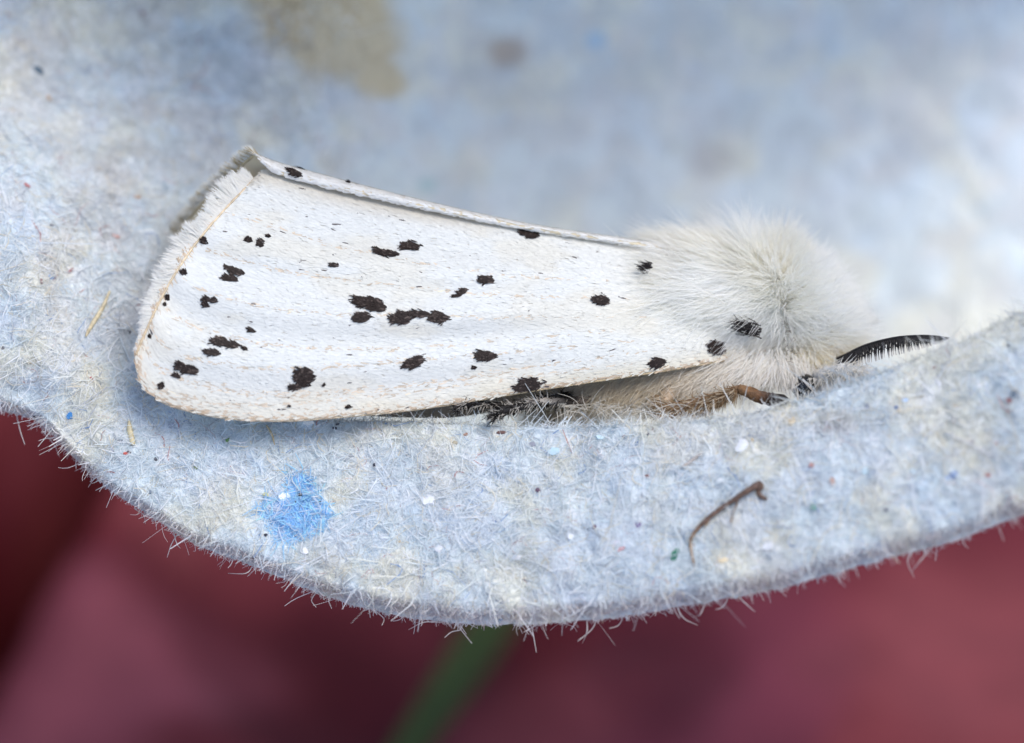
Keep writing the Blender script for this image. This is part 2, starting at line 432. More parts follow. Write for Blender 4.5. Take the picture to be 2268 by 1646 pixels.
# fuzz hanging from the torn lower edge
n = 10000
ex = rng.random(n) * 2400 - 60
clump = fbm(ex/28, ex*0, 101, 3); kp = clump > .36 + .28*rng.random(n); ex = ex[kp]; n = len(ex)
ix = (ex + 260) / 2780 * (NX - 1); i0 = np.floor(ix).astype(int); fr = (ix - i0)[:, None]
row = rng.integers(0, 9, n)
p = SP[i0, row]*(1-fr) + SP[i0+1, row]*fr
p = p + np.stack([0*ex, 0*ex, -.09*rng.random(n) * (row < 3)], -1)
d = norm(np.stack([rng.normal(size=n)*1.9, -.2 - .7*rng.random(n), rng.normal(size=n)*.5 + .1], -1))
L = np.minimum(.005 + rng.exponential(.005, n), .036); r = .0006 + .0010*rng.random(n)**1.5
bend = rng.normal(size=(n, 3)) * (L*1.1)[:, None]
tt_ = np.linspace(0, 1, 7); sw = norm(rng.normal(size=(n, 3))); ph = rng.random(n)*6.28; fq = 3 + 3*rng.random(n)
C = p[:, None] + (d*L[:, None])[:, None]*tt_[None, :, None] + bend[:, None]*(tt_**2)[None, :, None]*.8 + sw[:, None]*((L*.32)[:, None]*(np.sin(ph[:, None] + fq[:, None]*tt_[None]) - np.sin(ph)[:, None]))[..., None]
V, q = ribbons(C, r[:, None]*(1-.5*tt_**2)[None]*1.1, np.tile(np.array((.1, .4, .9)), (n, 1)))
col = np.clip(np.array((.80, .77, .76)) * (1 + .12*rng.normal(size=n))[:, None], .1, .88)
tag(build('torn_edge_fuzz', V, q, M_fibre, carton, per_vert(col, n, 7)), kind='stuff')

# single long fibres at the edge that stand out one by one
def at_sheet(px, py, lift=0.0):
    """the point of the carton's facing surface seen at a photo position"""
    d = np.hypot(SX[:, :NL+4] - px, SY[:, :NL+4] - py) if py > float(crest_y(px)) - 3 else np.hypot(SX - px, SY - py) + (np.arange(SX.shape[1])[None] < NL)*50
    i, j = np.unravel_index(np.argmin(d), d.shape)
    return SP[i, j], pulp.N[i, j], SW[i, j] + lump[i, j]
long_fibres = [[(38, 925), (45, 955), (55, 985)], [(95, 955), (120, 985), (132, 1012)], [(560, 1252), (545, 1270), (505, 1270)], [(395, 1180), (380, 1205), (370, 1235)],
               [(385, 1180), (392, 1205), (400, 1215)], [(985, 1378), (940, 1378), (905, 1395)], [(1010, 1380), (1025, 1400), (1045, 1425)], [(1020, 1395), (1000, 1400), (985, 1412)],
               [(1175, 1380), (1180, 1400), (1188, 1445)], [(1300, 1375), (1300, 1400), (1290, 1425)], [(1320, 1375), (1310, 1395), (1280, 1420)], [(1190, 1382), (1170, 1395), (1160, 1400)],
               [(1500, 1345), (1515, 1370), (1545, 1385)], [(1610, 1330), (1600, 1345), (1585, 1350)], [(1640, 1325), (1655, 1340), (1672, 1355)], [(2020, 1225), (2010, 1245), (2025, 1280)],
               [(2060, 1215), (2040, 1240), (2020, 1265)], [(1560, 1340), (1550, 1362), (1540, 1365)], [(1380, 1365), (1370, 1385), (1350, 1392)], [(2130, 1190), (2135, 1205), (2145, 1215)],
               [(185, 1030), (200, 1045), (215, 1050)], [(700, 1312), (690, 1330), (700, 1345)], [(830, 1352), (850, 1370), (846, 1385)], [(300, 1128), (318, 1140), (322, 1160)]]
for pts in long_fibres:
    w = at_sheet(*pts[0])[2]
    P3 = [(x, y, w - .01 + .02*k*rng.normal()) for k, (x, y) in enumerate(pts)]
    P3 = [(pts[0][0], pts[0][1]-8, w - .01)] + P3
    path_tube('loose_fibre', P3, [1.2, 1.3, 1.1, .6], M_fibre, carton, 5, [(.82, .79, .77)]*2, 4)

# the blue scrap of recycled paper pressed into the rim
sel_i = np.where((xs > 540) & (xs < 790))[0]
ii, jj = np.meshgrid(np.linspace(sel_i[0], sel_i[-1], 150), np.linspace(4, NL-1, 150), indexing='ij')
def bil(A, ii, jj):
    a = np.minimum(np.floor(ii).astype(int), A.shape[0]-2); b = np.minimum(np.floor(jj).astype(int), A.shape[1]-2)
    fa = (ii-a)[..., None]; fb = (jj-b)[..., None]
    return A[a, b]*(1-fa)*(1-fb)+A[a+1, b]*fa*(1-fb)+A[a, b+1]*(1-fa)*fb+A[a+1, b+1]*fa*fb
pxy = bil(pulp.px, ii, jj); BP = bil(SP, ii, jj) + bil(pulp.N, ii, jj)*.0025
ds = in_scrap(pxy[..., 0], pxy[..., 1]) + .25*(fbm(pxy[..., 0]/7, pxy[..., 1]/7, 5, 2)-.5)
f = grid_faces(150, 150); inside = (ds.ravel()[f] < 1).all(1)
used = np.unique(f[inside]); remap = np.full(ds.size, -1); remap[used] = np.arange(len(used))
bc = np.array((.26, .55, .88)) * (.8 + .45*fbm(pxy[..., 0]/16, pxy[..., 1]/16, 7, 3))[..., None]
bc = bc + (np.array((.55, .66, .80)) - bc) * (.75*sstep(.72, 1.02, ds))[..., None]
scrap = build('paper_scrap', BP.reshape(-1, 3)[used], remap[f[inside]], M_fleck, carton, bc.reshape(-1, 3)[used])
scrap['label'] = 'sky blue scrap of recycled paper pressed into the rim'
sm = pulp.sample(60000, ((SX > 540) & (SX < 800) & (SY > 1000) & (SY < 1240) & (np.arange(SX.shape[1])[None] < NL)).astype(float))
dd = in_scrap(sm['px'][:, 0], sm['px'][:, 1]); kp = (dd < 1.12) & (rng.random(len(dd)) < .035)
sm = {a: b[kp] for a, b in sm.items()}; n = int(kp.sum())
V, q = lay_fibres(sm, .02 + rng.gamma(2., .014, n), .0009+.0010*rng.random(n), .003+.004*rng.random(n), .6)
cb_ = np.clip(np.array((.36, .63, .90))*(1+.16*rng.normal(size=n))[:, None], .05, .9); cb_ = np.where((rng.random(n) < .2)[:, None], np.array((.7, .78, .88)), cb_)
tag(build('scrap_fibres', V, q, M_fibre, scrap, per_vert(cb_, n, 5)), kind='stuff')

# small flecks pressed into the paper, each its own piece
def fleck(px, py, rx, ry, col, ang=0, name='fleck', n=9, lift=.0058, th=.003):
    p, nn, w = at_sheet(px, py)
    a = np.arange(n)*2*np.pi/n + rng.random(n)*.5; rr = .75 + .5*rng.random(n)
    x = np.cos(a)*rx*rr; y = np.sin(a)*ry*rr; ca, sa = math.cos(ang), math.sin(ang)
    base = F(px + x*ca - y*sa, py + x*sa + y*ca, w)
    e1 = base - base.mean(0); e1 = e1 - (e1 @ nn)[:, None]*nn            # laid into the surface
    top = p + e1 + nn*(lift + .0015*rng.random(n))[:, None]; bot = p + e1*1.05 - nn*.004
    V = np.concatenate([top, bot, [p + nn*(lift+th*.6)]]); j = np.arange(n); j2 = (j+1) % n
    return build(name, V, [np.stack([j, j2, j2*0+2*n], -1), np.stack([j+n, j2+n, j2, j], -1)], M_fleck, carton, np.tile(np.array(col), (2*n+1, 1)), False)
DK, WH, RD, BL, GR, PU, BR, LB = (.05, .05, .07), (.9, .9, .92), (.35, .10, .09), (.10, .25, .55), (.06, .22, .15), (.16, .10, .26), (.28, .17, .10), (.42, .62, .82)
for a in [(1190, 1087, 6, 5, (.13, .07, .11)), (1318, 1165, 7, 6, (.16, .09, .16)), (1413, 1163, 7, 6, PU), (1437, 1053, 7, 5, (.30, .17, .15)), (1497, 1230, 8, 16, GR, .3),
          (2250, 872, 11, 11, (.16, .20, .25)), (2237, 890, 8, 7, (.28, .10, .10)), (1112, 957, 13, 4, (.16, .09, .08), -.1), (922, 938, 20, 7, (.35, .50, .75), -.05), (950, 1110, 15, 14, WH, .4),
          (1640, 990, 16, 15, WH), (1700, 1211, 14, 11, WH), (1362, 1205, 14, 8, (.85, .80, .86)), (1375, 1215, 9, 4, (.60, .28, .30), -.5), (2110, 1050, 9, 7, (.22, .34, .62)), (2098, 1058, 12, 5, (.36, .48, .7)),
          (1915, 1045, 9, 8, (.62, .80, .88)), (2025, 1045, 8, 7, (.66, .82, .90)), (1803, 1125, 8, 7, (.25, .42, .36)), (1843, 1066, 7, 9, (.55, .34, .27)), (1800, 1032, 6, 6, (.5, .3, .28)), (2190, 1052, 6, 5, (.45, .16, .14)),
          (152, 922, 8, 9, (.08, .28, .62), .4), (77, 1272-350, 4, 4, DK), (205, 884+150, 4, 3, DK), (288, 1032-30, 5, 3, (.15, .12, .13)), (277, 1005, 7, 3, (.5, .12, .10)), (505, 978, 4, 8, (.15, .30, .10), .5),
          (740, 950, 5, 4, DK), (681, 938, 12, 7, WH), (664, 1098, 5, 4, DK), (651, 1116, 3, 3, DK), (708, 1112, 4, 6, (.12, .08, .08)), (628, 1099, 12, 8, WH, -.4), (590, 1185, 4, 3, DK), (655, 1186, 4, 4, DK),
          (590, 1096, 6, 5, (.75, .68, .25)), (85, 156, 14, 10, (.12, .17, .22), .5), (105, 220, 8, 9, (.52, .40, .30)), (60, 410, 7, 5, (.5, .22, .22), .6), (255, 527, 9, 6, (.55, .36, .33)), (360, 580-172, 5, 8, (.25, .38, .50)),
          (205, 838, 4, 4, (.45, .12, .12)), (157, 620-20, 9, 3, (.40, .2, .2), -.5), (116, 614, 13, 7, (.30, .42, .62)), (288, 812-10-65, 4, 4, DK), (5, 903-130, 4, 4, DK), (115, 500, 5, 3, DK), (300, 440, 12, 5, (.55, .40, .30), -.4),
          (1010, 982, 6, 5, (.45, .40, .30)), (1030, 962, 5, 4, (.45, .25, .18)), (1225, 1000, 14, 9, (.55, .72, .80)), (1180, 985, 8, 5, (.35, .36, .42)), (1330, 925+45, 10, 5, (.60, .75, .80)), (1595, 1065, 8, 6, WH), (830, 1030, 4, 5, DK),
          (1265, 1190, 9, 7, WH), (850, 1190, 12, 9, WH), (975, 1215, 10, 8, WH), (1145, 1235, 9, 6, (.83, .84, .88)), (1600, 1242, 12, 8, (.75, .62, .42)), (1755, 935, 10, 14, (.72, .60, .42)), (2205, 985, 5, 5, (.35, .2, .2)),
          (1960, 1130, 5, 4, (.2, .2, .25)), (2150, 980, 4, 4, (.25, .2, .3)), (1985, 905, 5, 4, (.15, .25, .5)), (2005, 890, 7, 5, (.35, .50, .75)), (435, 1035, 5, 4, (.15, .2, .1)), (345, 1018, 4, 4, DK), (330, 1090, 4, 5, (.1, .14, .2))]:
    fleck(*a)
n0 = 40
rs = pulp.sample(n0, near)
for (x, y) in rs['px']:
    c = [DK, (.3, .2, .2), (.2, .28, .42), (.6, .48, .32), WH, WH, (.42, .44, .5)][rng.integers(7)]
    s = 2.0 + 3.5*rng.random()**2
    fleck(x, y, s*(1+rng.random()), s, c, rng.random()*3, n=6)

# straw splinters in the pulp
def splinter(pts, rad, col):
    P3 = []
    for (x, y) in pts:
        w = at_sheet(x, y)[2]; P3.append((x, y, w + .012))
    path_tube('straw_splinter', P3, rad, M_stem, carton, 6, [col, col], 4, .3)
splinter([(285, 930), (288, 955), (295, 984)], [2, 7, 5], (.72, .62, .40))
splinter([(243, 645), (225, 685), (202, 722), (190, 745)], [2.5, 5, 5, 2], (.70, .60, .40))
splinter([(590, 942), (602, 962), (608, 985)], [1.5, 2.5, 1.2], (.60, .48, .30))
splinter([(1555, 1003), (1530, 1022), (1510, 1035)], [2, 4, 2], (.48, .42, .38))
splinter([(2095, 958), (2150, 985), (2215, 1020)], [1.5, 1.8, 1.0], (.8, .8, .82))

# ------------------------------------------------------------------ moth
moth = empty('moth', F(1450, 900, -.35), 'white furry moth with black spotted wings folded like a roof, resting in the carton hollow', 'moth')

# body: one continuous mesh, abdomen - thorax - head
st = np.array([  # px, py, radius, w
    (640, 800, 14, -.24), (760, 802, 40, -.26), (1000, 800, 66, -.30), (1250, 775, 88, -.33), (1400, 725, 108, -.31), (1500, 680, 136, -.29), (1600, 664, 136, -.28),
    (1685, 676, 120, -.28), (1745, 704, 98, -.27), (1785, 736, 78, -.26), (1815, 764, 62, -.25), (1832, 794, 44, -.24), (1842, 815, 18, -.24)], float)
ns, nc = 110, 40
ts = np.linspace(0, len(st)-1, ns); q = np.stack([hermite(np.arange(len(st)), st[:, c])(ts) for c in range(4)], -1)
Cb = F(q[:, 0], q[:, 1], q[:, 3]); Tb = norm(np.gradient(Cb, axis=0)); Yb = norm(np.cross(np.array([0, 0, 1.]), Tb)); Zb = np.cross(Tb, Yb)
an = np.linspace(0, 2*np.pi, nc, endpoint=False)
BPs = Cb[:, None] + (q[:, 2]*PX)[:, None, None] * (np.cos(an)[None, :, None]*Yb[:, None] + np.sin(an)[None, :, None]*Zb[:, None])
body = build('body', np.concatenate([BPs.reshape(-1, 3)]), grid_faces(ns, nc, True), M_body, moth, np.tile(np.array((.93, .91, .87)), (ns*nc, 1)))
BPw = np.concatenate([BPs, BPs[:, :1]], 1)
bpx = np.stack([BPw[..., 0]/PX*D/(D-BPw[..., 2]) + 1134, -BPw[..., 1]/PX*D/(D-BPw[..., 2]) + 823], -1)
bp = Patch(BPw, bpx)
if np.mean(np.sum((bp.N - 0) * (BPw - Cb[:, None]), -1)) < 0: bp.N = -bp.N

LEFT = np.array((-1., 0, 0)); UP = np.array((0, 1., 0)); TOW = np.array((0, 0, 1.))
def fur(name, smp, dirs, L, r, col, parent, k=4, jit=.14, mat=None):
    n = len(L); d = norm(dirs + rng.normal(size=(n, 3))*jit)
    bend = rng.normal(size=(n, 3)) * (L*.16)[:, None] - np.array((0, .10, 0)) * L[:, None]
    V, qd = hairs(smp['p'], d, L, r, bend, k, .2, smp['n'] + .25*TOW + .25*UP)
    return tag(build(name, V, qd, mat or M_fur, parent, per_vert(col, n, k)), kind='stuff')
sm = bp.sample(52000, (bpx[..., 0] > 1395).astype(float)*np.where(BPw[..., 2] < -.45, .4, 1.0)*(1 + 2.6*sstep(1690, 1770, bpx[..., 0])))
x, y = sm['px'][:, 0], sm['px'][:, 1]
seam = 1728 + (y - 650)*.10 + 10*(vnoise(y/14, y*0, 4)-.5)*2
hwd = 12 + 120*sstep(690, 570, y)
bk = sstep(seam + hwd, seam - hwd, x)
back = x < seam
cl = fbm(x/20, y/20, 111, 2) - .5; cl2 = fbm(x/20+50, y/20, 113, 2) - .5
low = sstep(745, 800, y)
dth = .30*sm['n'] + 1.05*LEFT - .05*UP + .12*TOW
dth = dth*(1-low)[:, None] + (.35*sm['n'] + .8*LEFT - .45*UP)*low[:, None]
dco = .75*sm['n'] + .35*(-LEFT) + .28*UP
hd = sstep(1780, 1825, x)*sstep(735, 785, y)
dco = dco*(1-hd)[:, None] + (.8*sm['n'] + .3*(-LEFT) - .25*UP)*hd[:, None]
dirs = norm(dth)*bk[:, None] + norm(dco)*(1-bk)[:, None] + .25*sm['n']*(4*bk*(1-bk))[:, None] + np.stack([cl*.7, cl2*.9, cl*.4], -1)
n = len(x)
L = (.072 + .048*rng.random(n) + bk*.055)*(1 + .5*(fbm(x/26, y/26, 115, 2) - .5)) * (1 - .45*hd) * (1-.25*sstep(1520, 1400, x))
L = L * (1 - .30*np.exp(-((x-seam)/26)**2)*sstep(660, 720, y))
col = np.array((.985, .982, .955)) + (np.array((.93, .87, .75)) - np.array((.985, .982, .955))) * (np.clip(.55*hd + .5*low + .25*sstep(.5, .7, fbm(x/40, y/40, 117, 3)), 0, 1))[:, None]
col = np.clip(col * (1 + .03*rng.normal(size=n))[:, None], .05, .98)
spotk = np.hypot((x-1735)/20, (y-742)/8) < .0
fur('fur', sm, dirs, L, .0008 + .0007*rng.random(n), col, body)
# long beige hairs on the flank under the wing
sm = bp.sample(5200, ((bpx[..., 0] > 1180) & (bpx[..., 0] < 1720) & (bpx[..., 1] > 740) & (BPw[..., 2] > -.5)).astype(float))
n = len(sm['p']); x, y = sm['px'].T
col = np.clip((np.array((.66, .58, .46)) + np.array((.14, .16, .2))*sstep(1450, 1650, x)[:, None]) * (1+.12*rng.normal(size=n))[:, None], .05, .9)
cl = fbm(x/18, y/18, 119, 2) - .5
fur('flank_hair', sm, .35*sm['n'] + .75*LEFT - .75*UP + np.stack([cl*1.2, cl*.6, cl*0], -1), .10 + .09*rng.random(n), .0010+.0008*rng.random(n), col, body, 5, .2)

# near forewing ---------------------------------------------------------------
ab = [0, .06, .16, .37, .51, .58, .68, .77, .85, .895, .94, .965, .985, 1.0]
bx = hermite(ab, [1720, 1640, 1500, 1200, 1000, 900, 760, 620, 500, 430, 360, 325, 305, 299])
by = hermite(ab, [768, 788, 814, 860, 893, 907, 921, 930, 924, 911, 889, 865, 828, 790])
at_ = [0, .06, .16, .37, .51, .58, .77, .88, .95, 1.0]
tx = hermite(at_, [1640, 1560, 1405, 1180, 1020, 940, 740, 650, 598, 564])
ty = hermite(at_, [605, 578, 545, 508, 477, 459, 414, 386, 377, 396])
wbt = hermite([0, .08, .16, .37, .6, .8, 1], [-.20, -.08, -.02, .06, .12, .17, .15])
wtp = hermite([0, .08, .16, .5, 1], [-.28, -.18, -.13, -.08, -.05])
na, nb = 260, 110
A = np.linspace(0, 1, na)[:, None]; B = np.linspace(0, 1, nb)[None, :]
def wing_px(A, B):
    off = 30*np.sin(np.pi*B)*A**6
    return bx(A)*(1-B) + tx(A)*B - off*.85, by(A)*(1-B) + ty(A)*B - off*.5
WX, WY = wing_px(A, B)
WW = wbt(A)*(1-B) + wtp(A)*B + .075*np.sin(np.pi*B) * (1-.4*A)*sstep(.0, .35, A) + .010*np.sin(A*9+B*5)*np.sin(np.pi*B) + .009*np.sin(B*26 + A*2 + 1.2*np.sin(A*3))*sstep(.2, .55, A)*np.sin(np.pi*B) - .012*sstep(.90, 1.0, B)*sstep(.3, .6, A)
WP = F(WX, WY, WW); wing = Patch(WP, np.stack([WX, WY], -1))
if wing.N[130, 55, 2] < 0: wing.N = -wing.N
fw = build('forewing', WP.reshape(-1, 3), grid_faces(na, nb), M_memb, moth, np.tile(np.array((.78, .74, .66)), (na*nb, 1)))
fw['label'] = 'near white forewing with black spots, facing the viewer'
so = fw.modifiers.new('thickness', 'SOLIDIFY'); so.thickness = .004; so.offset = 0

def scales_mesh(smp, L, Wd, lift, dirv, tip=.0025):
    """overlapping shield-shaped scales, roots under the tips of the ones before"""
    n = len(L); T = norm(dirv - np.sum(dirv*smp['n'], -1, keepdims=True)*smp['n']); S = np.cross(smp['n'], T)
    loc = np.array([(0, .18), (0, -.18), (.45, -.5), (.9, -.38), (1.03, -.12), (.93, .05), (1.0, .22), (.88, .42), (.45, .5)])
    V = (smp['p'][:, None] + (T*L[:, None])[:, None]*loc[None, :, 0, None] + (S*Wd[:, None])[:, None]*loc[None, :, 1, None]
         + smp['n'][:, None]*(lift[:, None] + tip*loc[None, :, 0]*(.5+rng.random(n))[:, None])[..., None])
    m = len(loc); f = (np.arange(n)*m)[:, None] + np.arange(m)[None]
    return V.reshape(-1, 3), f, m

# black spots: (px, py, rx, ry, degrees, density) grouped into spots
SPOTS = [[(450, 536, 9, 8, 0, .5)], [(550, 534, 7, 6, 0, 1)], [(577, 541, 9, 10, 0, .6)], [(594, 526, 6, 4, 0, .9)], [(524, 606, 17, 8, 18, 1), (506, 599, 9, 4, 40, .6)], [(508, 621, 18, 5, 8, .7)],
         [(404, 607, 8, 6, -20, .6)], [(368, 664, 7, 6, 20, 1)], [(361, 677, 4, 4, 0, .8)], [(455, 666, 10, 6, 0, 1), (473, 668, 8, 6, 0, 1)], [(456, 678, 10, 4, 10, .7)], [(330, 748, 4, 5, 0, .8)],
         [(558, 734, 10, 5, 20, .55)], [(490, 762, 24, 8, 5, 1), (515, 768, 14, 7, 5, 1)], [(541, 774, 8, 4, 20, .7)], [(472, 784, 20, 6, 8, .8)], [(405, 818, 18, 9, 25, 1), (424, 824, 14, 10, 0, 1)], [(390, 835, 9, 5, 30, .9)],
         [(357, 858, 7, 9, 20, .9)], [(673, 834, 20, 22, 0, 1), (655, 857, 14, 5, 0, .9)], [(740, 590, 10, 4, 5, 1)], [(858, 565, 24, 8, 10, .9), (836, 559, 8, 4, 40, .7)], [(910, 548, 23, 9, 6, 1)],
         [(815, 674, 34, 13, 8, 1), (840, 684, 14, 9, 0, 1)], [(800, 705, 20, 9, -8, .8)], [(887, 705, 22, 11, 0, 1), (925, 697, 26, 7, 0, 1), (970, 703, 22, 10, 5, 1)], [(1022, 649, 14, 5, -35, .55)], [(1005, 658, 7, 4, -10, .9)],
         [(1075, 621, 16, 9, 0, 1)], [(1170, 522, 24, 8, 14, 1)], [(1330, 667, 19, 9, 0, 1)], [(917, 804, 24, 11, -18, 1)], [(1075, 788, 27, 9, -2, 1)], [(1170, 852, 32, 15, -8, 1)], [(1455, 803, 19, 10, -12, 1)],
         [(1585, 771, 20, 18, 0, 1.2)], [(771, 901, 6, 4, 0, .8)], [(1050, 814, 6, 3, 0, .8)], [(640, 900, 3, 3, 0, .6)], [(716, 853, 4, 3, 0, .7)]]
def spot_fields(x, y, sp):
    k = np.zeros(len(x))
    for (cx, cy, rx, ry, dg, den) in sp:
        a = math.radians(dg); dx, dy = x-cx, y-cy
        xr = dx*math.cos(a)+dy*math.sin(a); yr = -dx*math.sin(a)+dy*math.cos(a)
        j = 1 + 1.0*(fbm(x/7, y/2.6, int(cx), 2)-.5)
        k = np.maximum(k, np.where(np.hypot(xr/(rx*.76), yr/(ry*.74))*j < 1, den, 0))
    return k
n = 62000
sm = wing.sample(n); x, y = sm['px'].T; a_, b_ = sm['a'], sm['b']
insp = np.zeros(n)
for sp in SPOTS: insp = np.maximum(insp, spot_fields(x - 8, y, sp))
kp = rng.random(n) > insp*1.02
sm = {k2: v[kp] for k2, v in sm.items()}; x, y, a_, b_ = x[kp], y[kp], a_[kp], b_[kp]; n = len(x)
# the scales' colours: white, cream towards wing base and leading edge, tan along the veins
white, cream, tan = np.array((.845, .852, .825)), np.array((.83, .79, .68)), np.array((.60, .46, .32))
kc = np.clip(.8*sstep(.16, .0, b_) + .35*sstep(.35, .05, a_) + .45*sstep(.52, .75, fbm(x/130, y/60, 131, 3)), 0, 1)
col = white + (cream - white)*kc[:, None]
kt = .55*sstep(.88, .98, b_)*sstep(.35, .6, a_)  # tan by the ridge: part pigment, part painted shade under the lapping wing
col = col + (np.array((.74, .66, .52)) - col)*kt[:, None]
vein = np.zeros(n)
for (c0_, c1_, w_, s_) in [(.16, .10, .012, .5), (.33, .30, .006, .45), (.42, .47, .006, .4), (.55, .62, .005, .5), (.66, .78, .005, .4), (.26, .20, .006, .45), (.10, .05, .008, .4)]:
    line = c0_ + (c1_-c0_)*a_ + .012*np.sin(a_*7 + c0_*40); vein = np.maximum(vein, s_*np.exp(-((b_-line)/w_)**2)*sstep(.1, .4, a_))
edge = np.exp(-((1-a_)/.010)**2)*.65*sstep(.95, .7, b_)
cost = np.exp(-(b_/.022)**2)*.55
tint = rng.random(n) < np.clip(vein + edge + cost, 0, .85)
tcol = tan + (np.array((.76, .65, .52)) - tan)*np.clip(1 - edge - cost*1.6, 0, 1)[:, None]
col = np.where(tint[:, None], tcol*(1+.12*rng.normal(size=n))[:, None], col)
stray = rng.random(n) < .0022; col = np.where(stray[:, None], np.array((.12, .10, .10)), col)
col = np.clip(col*(1+.035*rng.normal(size=n))[:, None], .02, .93)
dirv = sm['ti'] + .16*rng.normal(size=(n, 1))*sm['tj'] + .12*rng.normal(size=(n, 1))*sm['tj']
V, f, m = scales_mesh(sm, .016 + .013*rng.random(n), .0032 + .0022*rng.random(n), .0022 + .0020*rng.random(n), dirv, .0013)
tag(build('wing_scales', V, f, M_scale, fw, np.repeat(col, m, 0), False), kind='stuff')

def make_spots(patch, spots, parent, N=1500000, weight=None):
    big = patch.sample(N, weight); x, y = big['px'].T
    for sp in spots:
        bb = np.array([(c[0]-c[2]*1.6-4, c[0]+c[2]*1.6+4, c[1]-c[3]*1.6-c[2]*.8-4, c[1]+c[3]*1.6+c[2]*.8+4) for c in sp])
        i = np.where((x > bb[:, 0].min()) & (x < bb[:, 1].max()) & (y > bb[:, 2].min()) & (y < bb[:, 3].max()))[0]
        big_r = max(c[2] for c in sp); fz = float(np.clip(big_r/16, .34, 1)); k = spot_fields(x[i] - 8*fz, y[i], sp); i = i[rng.random(len(i)) < k*.26/fz]
        if len(i) < 6: continue
        s = {a: b[i] for a, b in big.items()}; n = len(i)
        c = np.array((.018, .012, .0105))*(1+1.0*rng.random(n))[:, None] + (rng.random(n) < .12)[:, None]*np.array((.07, .055, .048))
        V, f, m = scales_mesh(s, (.013+.014*rng.random(n))*fz, (.0030+.0022*rng.random(n))*(.5+.5*fz), .0030+.0028*rng.random(n), s['ti']+.25*rng.normal(size=(n, 1))*s['tj'], .004)
        build('spot', V, f, M_dark, parent, np.repeat(c, m, 0), False)
make_spots(wing, SPOTS, fw)

# leading edge of the wing, a tan rolled rib
_, _, _, _ = path_tube('costal_rib', [(bx(a), by(a)+2, wbt(a)-.004) for a in np.linspace(.03, .95, 40)], list(np.linspace(3.2, 2.8, 40)), M_stem, fw, 8, [(.70, .56, .36), (.66, .50, .30), (.72, .60, .42), (.74, .66, .5)], 3, .25)
path_tube('marginal_rib', [(WX[-1, k], WY[-1, k], WW[-1, k] + .006) for k in range(1, nb, 4)], [2.4]*len(range(1, nb, 4)), M_stem, fw, 6, [(.74, .58, .38), (.80, .66, .46), (.74, .58, .40)], 3, .6)
# hairy fringe on the outer margin
n = 6500
bb_ = .03 + .97*rng.random(n)**.85; i = na-1; j = np.clip(bb_*(nb-1), 0, nb-2); j0 = j.astype(int); fr = (j-j0)[:, None]
p = WP[i, j0]*(1-fr) + WP[i, j0+1]*fr; nn = wing.N[i, j0]; t_ = norm(wing.ti[i-2, j0])
lay = rng.random(n)
p = p - t_*(.002*lay)[:, None] + nn*(.004*rng.random(n))[:, None]
cl = 1.7*(fbm(bb_*60, bb_*0, 141, 2)-.5)
od = np.stack([-.80 - .2*sstep(.8, .3, bb_), .48*sstep(.25, .75, bb_) - .15*sstep(.3, .0, bb_), 0*bb_], -1)
dr = od + .12*nn + (cl*.9)[:, None]*wing.tj[i, j0] + .09*rng.normal(size=(n, 3))
Lf = (.012 + .047*sstep(.02, .45, bb_))*(.55+.5*rng.random(n))*(1 + 1.1*(fbm(bb_*45, bb_*0+3, 143, 2)-.5))
V, q = hairs(p, norm(dr), Lf, .0011+.0010*rng.random(n), rng.normal(size=(n, 3))*.003, 4, .35)
tag(build('fringe', V, q, M_fur, fw, per_vert(np.clip(np.array((.95, .94, .91))*(1+.04*rng.normal(size=n))[:, None], .1, .98), n, 4)), kind='stuff')

# long hairs from the shoulder combed back over the wing base
xb = np.interp(WY, [520, 560, 650, 700, 760, 800], [1410, 1445, 1545, 1615, 1690, 1710])
sm = wing.sample(5000, sstep(-70, 130, WX - xb)); x, y = sm['px'].T; n = len(x)
cl = fbm(x/20, y/12, 161, 2) - .5
col = np.clip(np.array((.98, .97, .945)) * (1+.03*rng.normal(size=n))[:, None], .1, .99)
fur('shoulder_hair', sm, sm['ti'] + (.10 + .35*sstep(.16, .0, sm['a']))[:, None]*sm['n'] + (cl*.5)[:, None]*sm['tj'], (.05+.06*rng.random(n))*(.6+.6*sstep(.25, .03, sm['a'])), .0006+.0006*rng.random(n), col, fw, 4, .10)

n = 80
tt = rng.random(n); ru = rng.normal(size=n)
V, q = hairs(F(1446 - 22*tt, 588 + 9*tt + 4*ru, -.055 + .015*rng.random(n)), norm(LEFT + .28*UP + .16*rng.normal(size=(n, 3))), .014+.014*rng.random(n), .0012+.0008*rng.random(n), rng.normal(size=(n, 3))*.003, 4, .3)
build('spot', V, q, M_dark, fw, per_vert(np.tile(np.array((.014, .010, .010)), (n, 1)), n, 4))['label'] = 'tuft-like black spot at the edge of the thorax fur'

# far forewing: its inner margin laps over the ridge, the rest slopes away behind ---------------
na2, nb2 = 160, 70
A = np.linspace(0, 1, na2)[:, None]; Bq = np.linspace(0, 1, nb2)[None, :]
fa = [0, .15, .4, .65, .85, .95, 1.0]
mx_ = hermite(fa, [1500, 1380, 1150, 900, 690, 612, 585]); my_ = hermite(fa, [560, 539, 504, 453, 406, 382, 362])      # lapping margin
rx_ = hermite(fa, [1500, 1390, 1150, 900, 690, 605, 564]); ry_ = hermite(fa, [545, 531, 494, 437, 382, 358, 342])       # ridge
ox_ = hermite(fa, [1560, 1420, 1150, 820, 540, 400, 322]); oy_ = hermite(fa, [760, 760, 770, 770, 740, 680, 628])       # far edge
g = np.clip(Bq/.12, 0, 1); h = np.clip((Bq-.12)/.88, 0, 1)
FX = (mx_(A)*(1-g) + rx_(A)*g)*(1-h) + ox_(A)*h - 16*np.sin(np.pi*h)*A**8
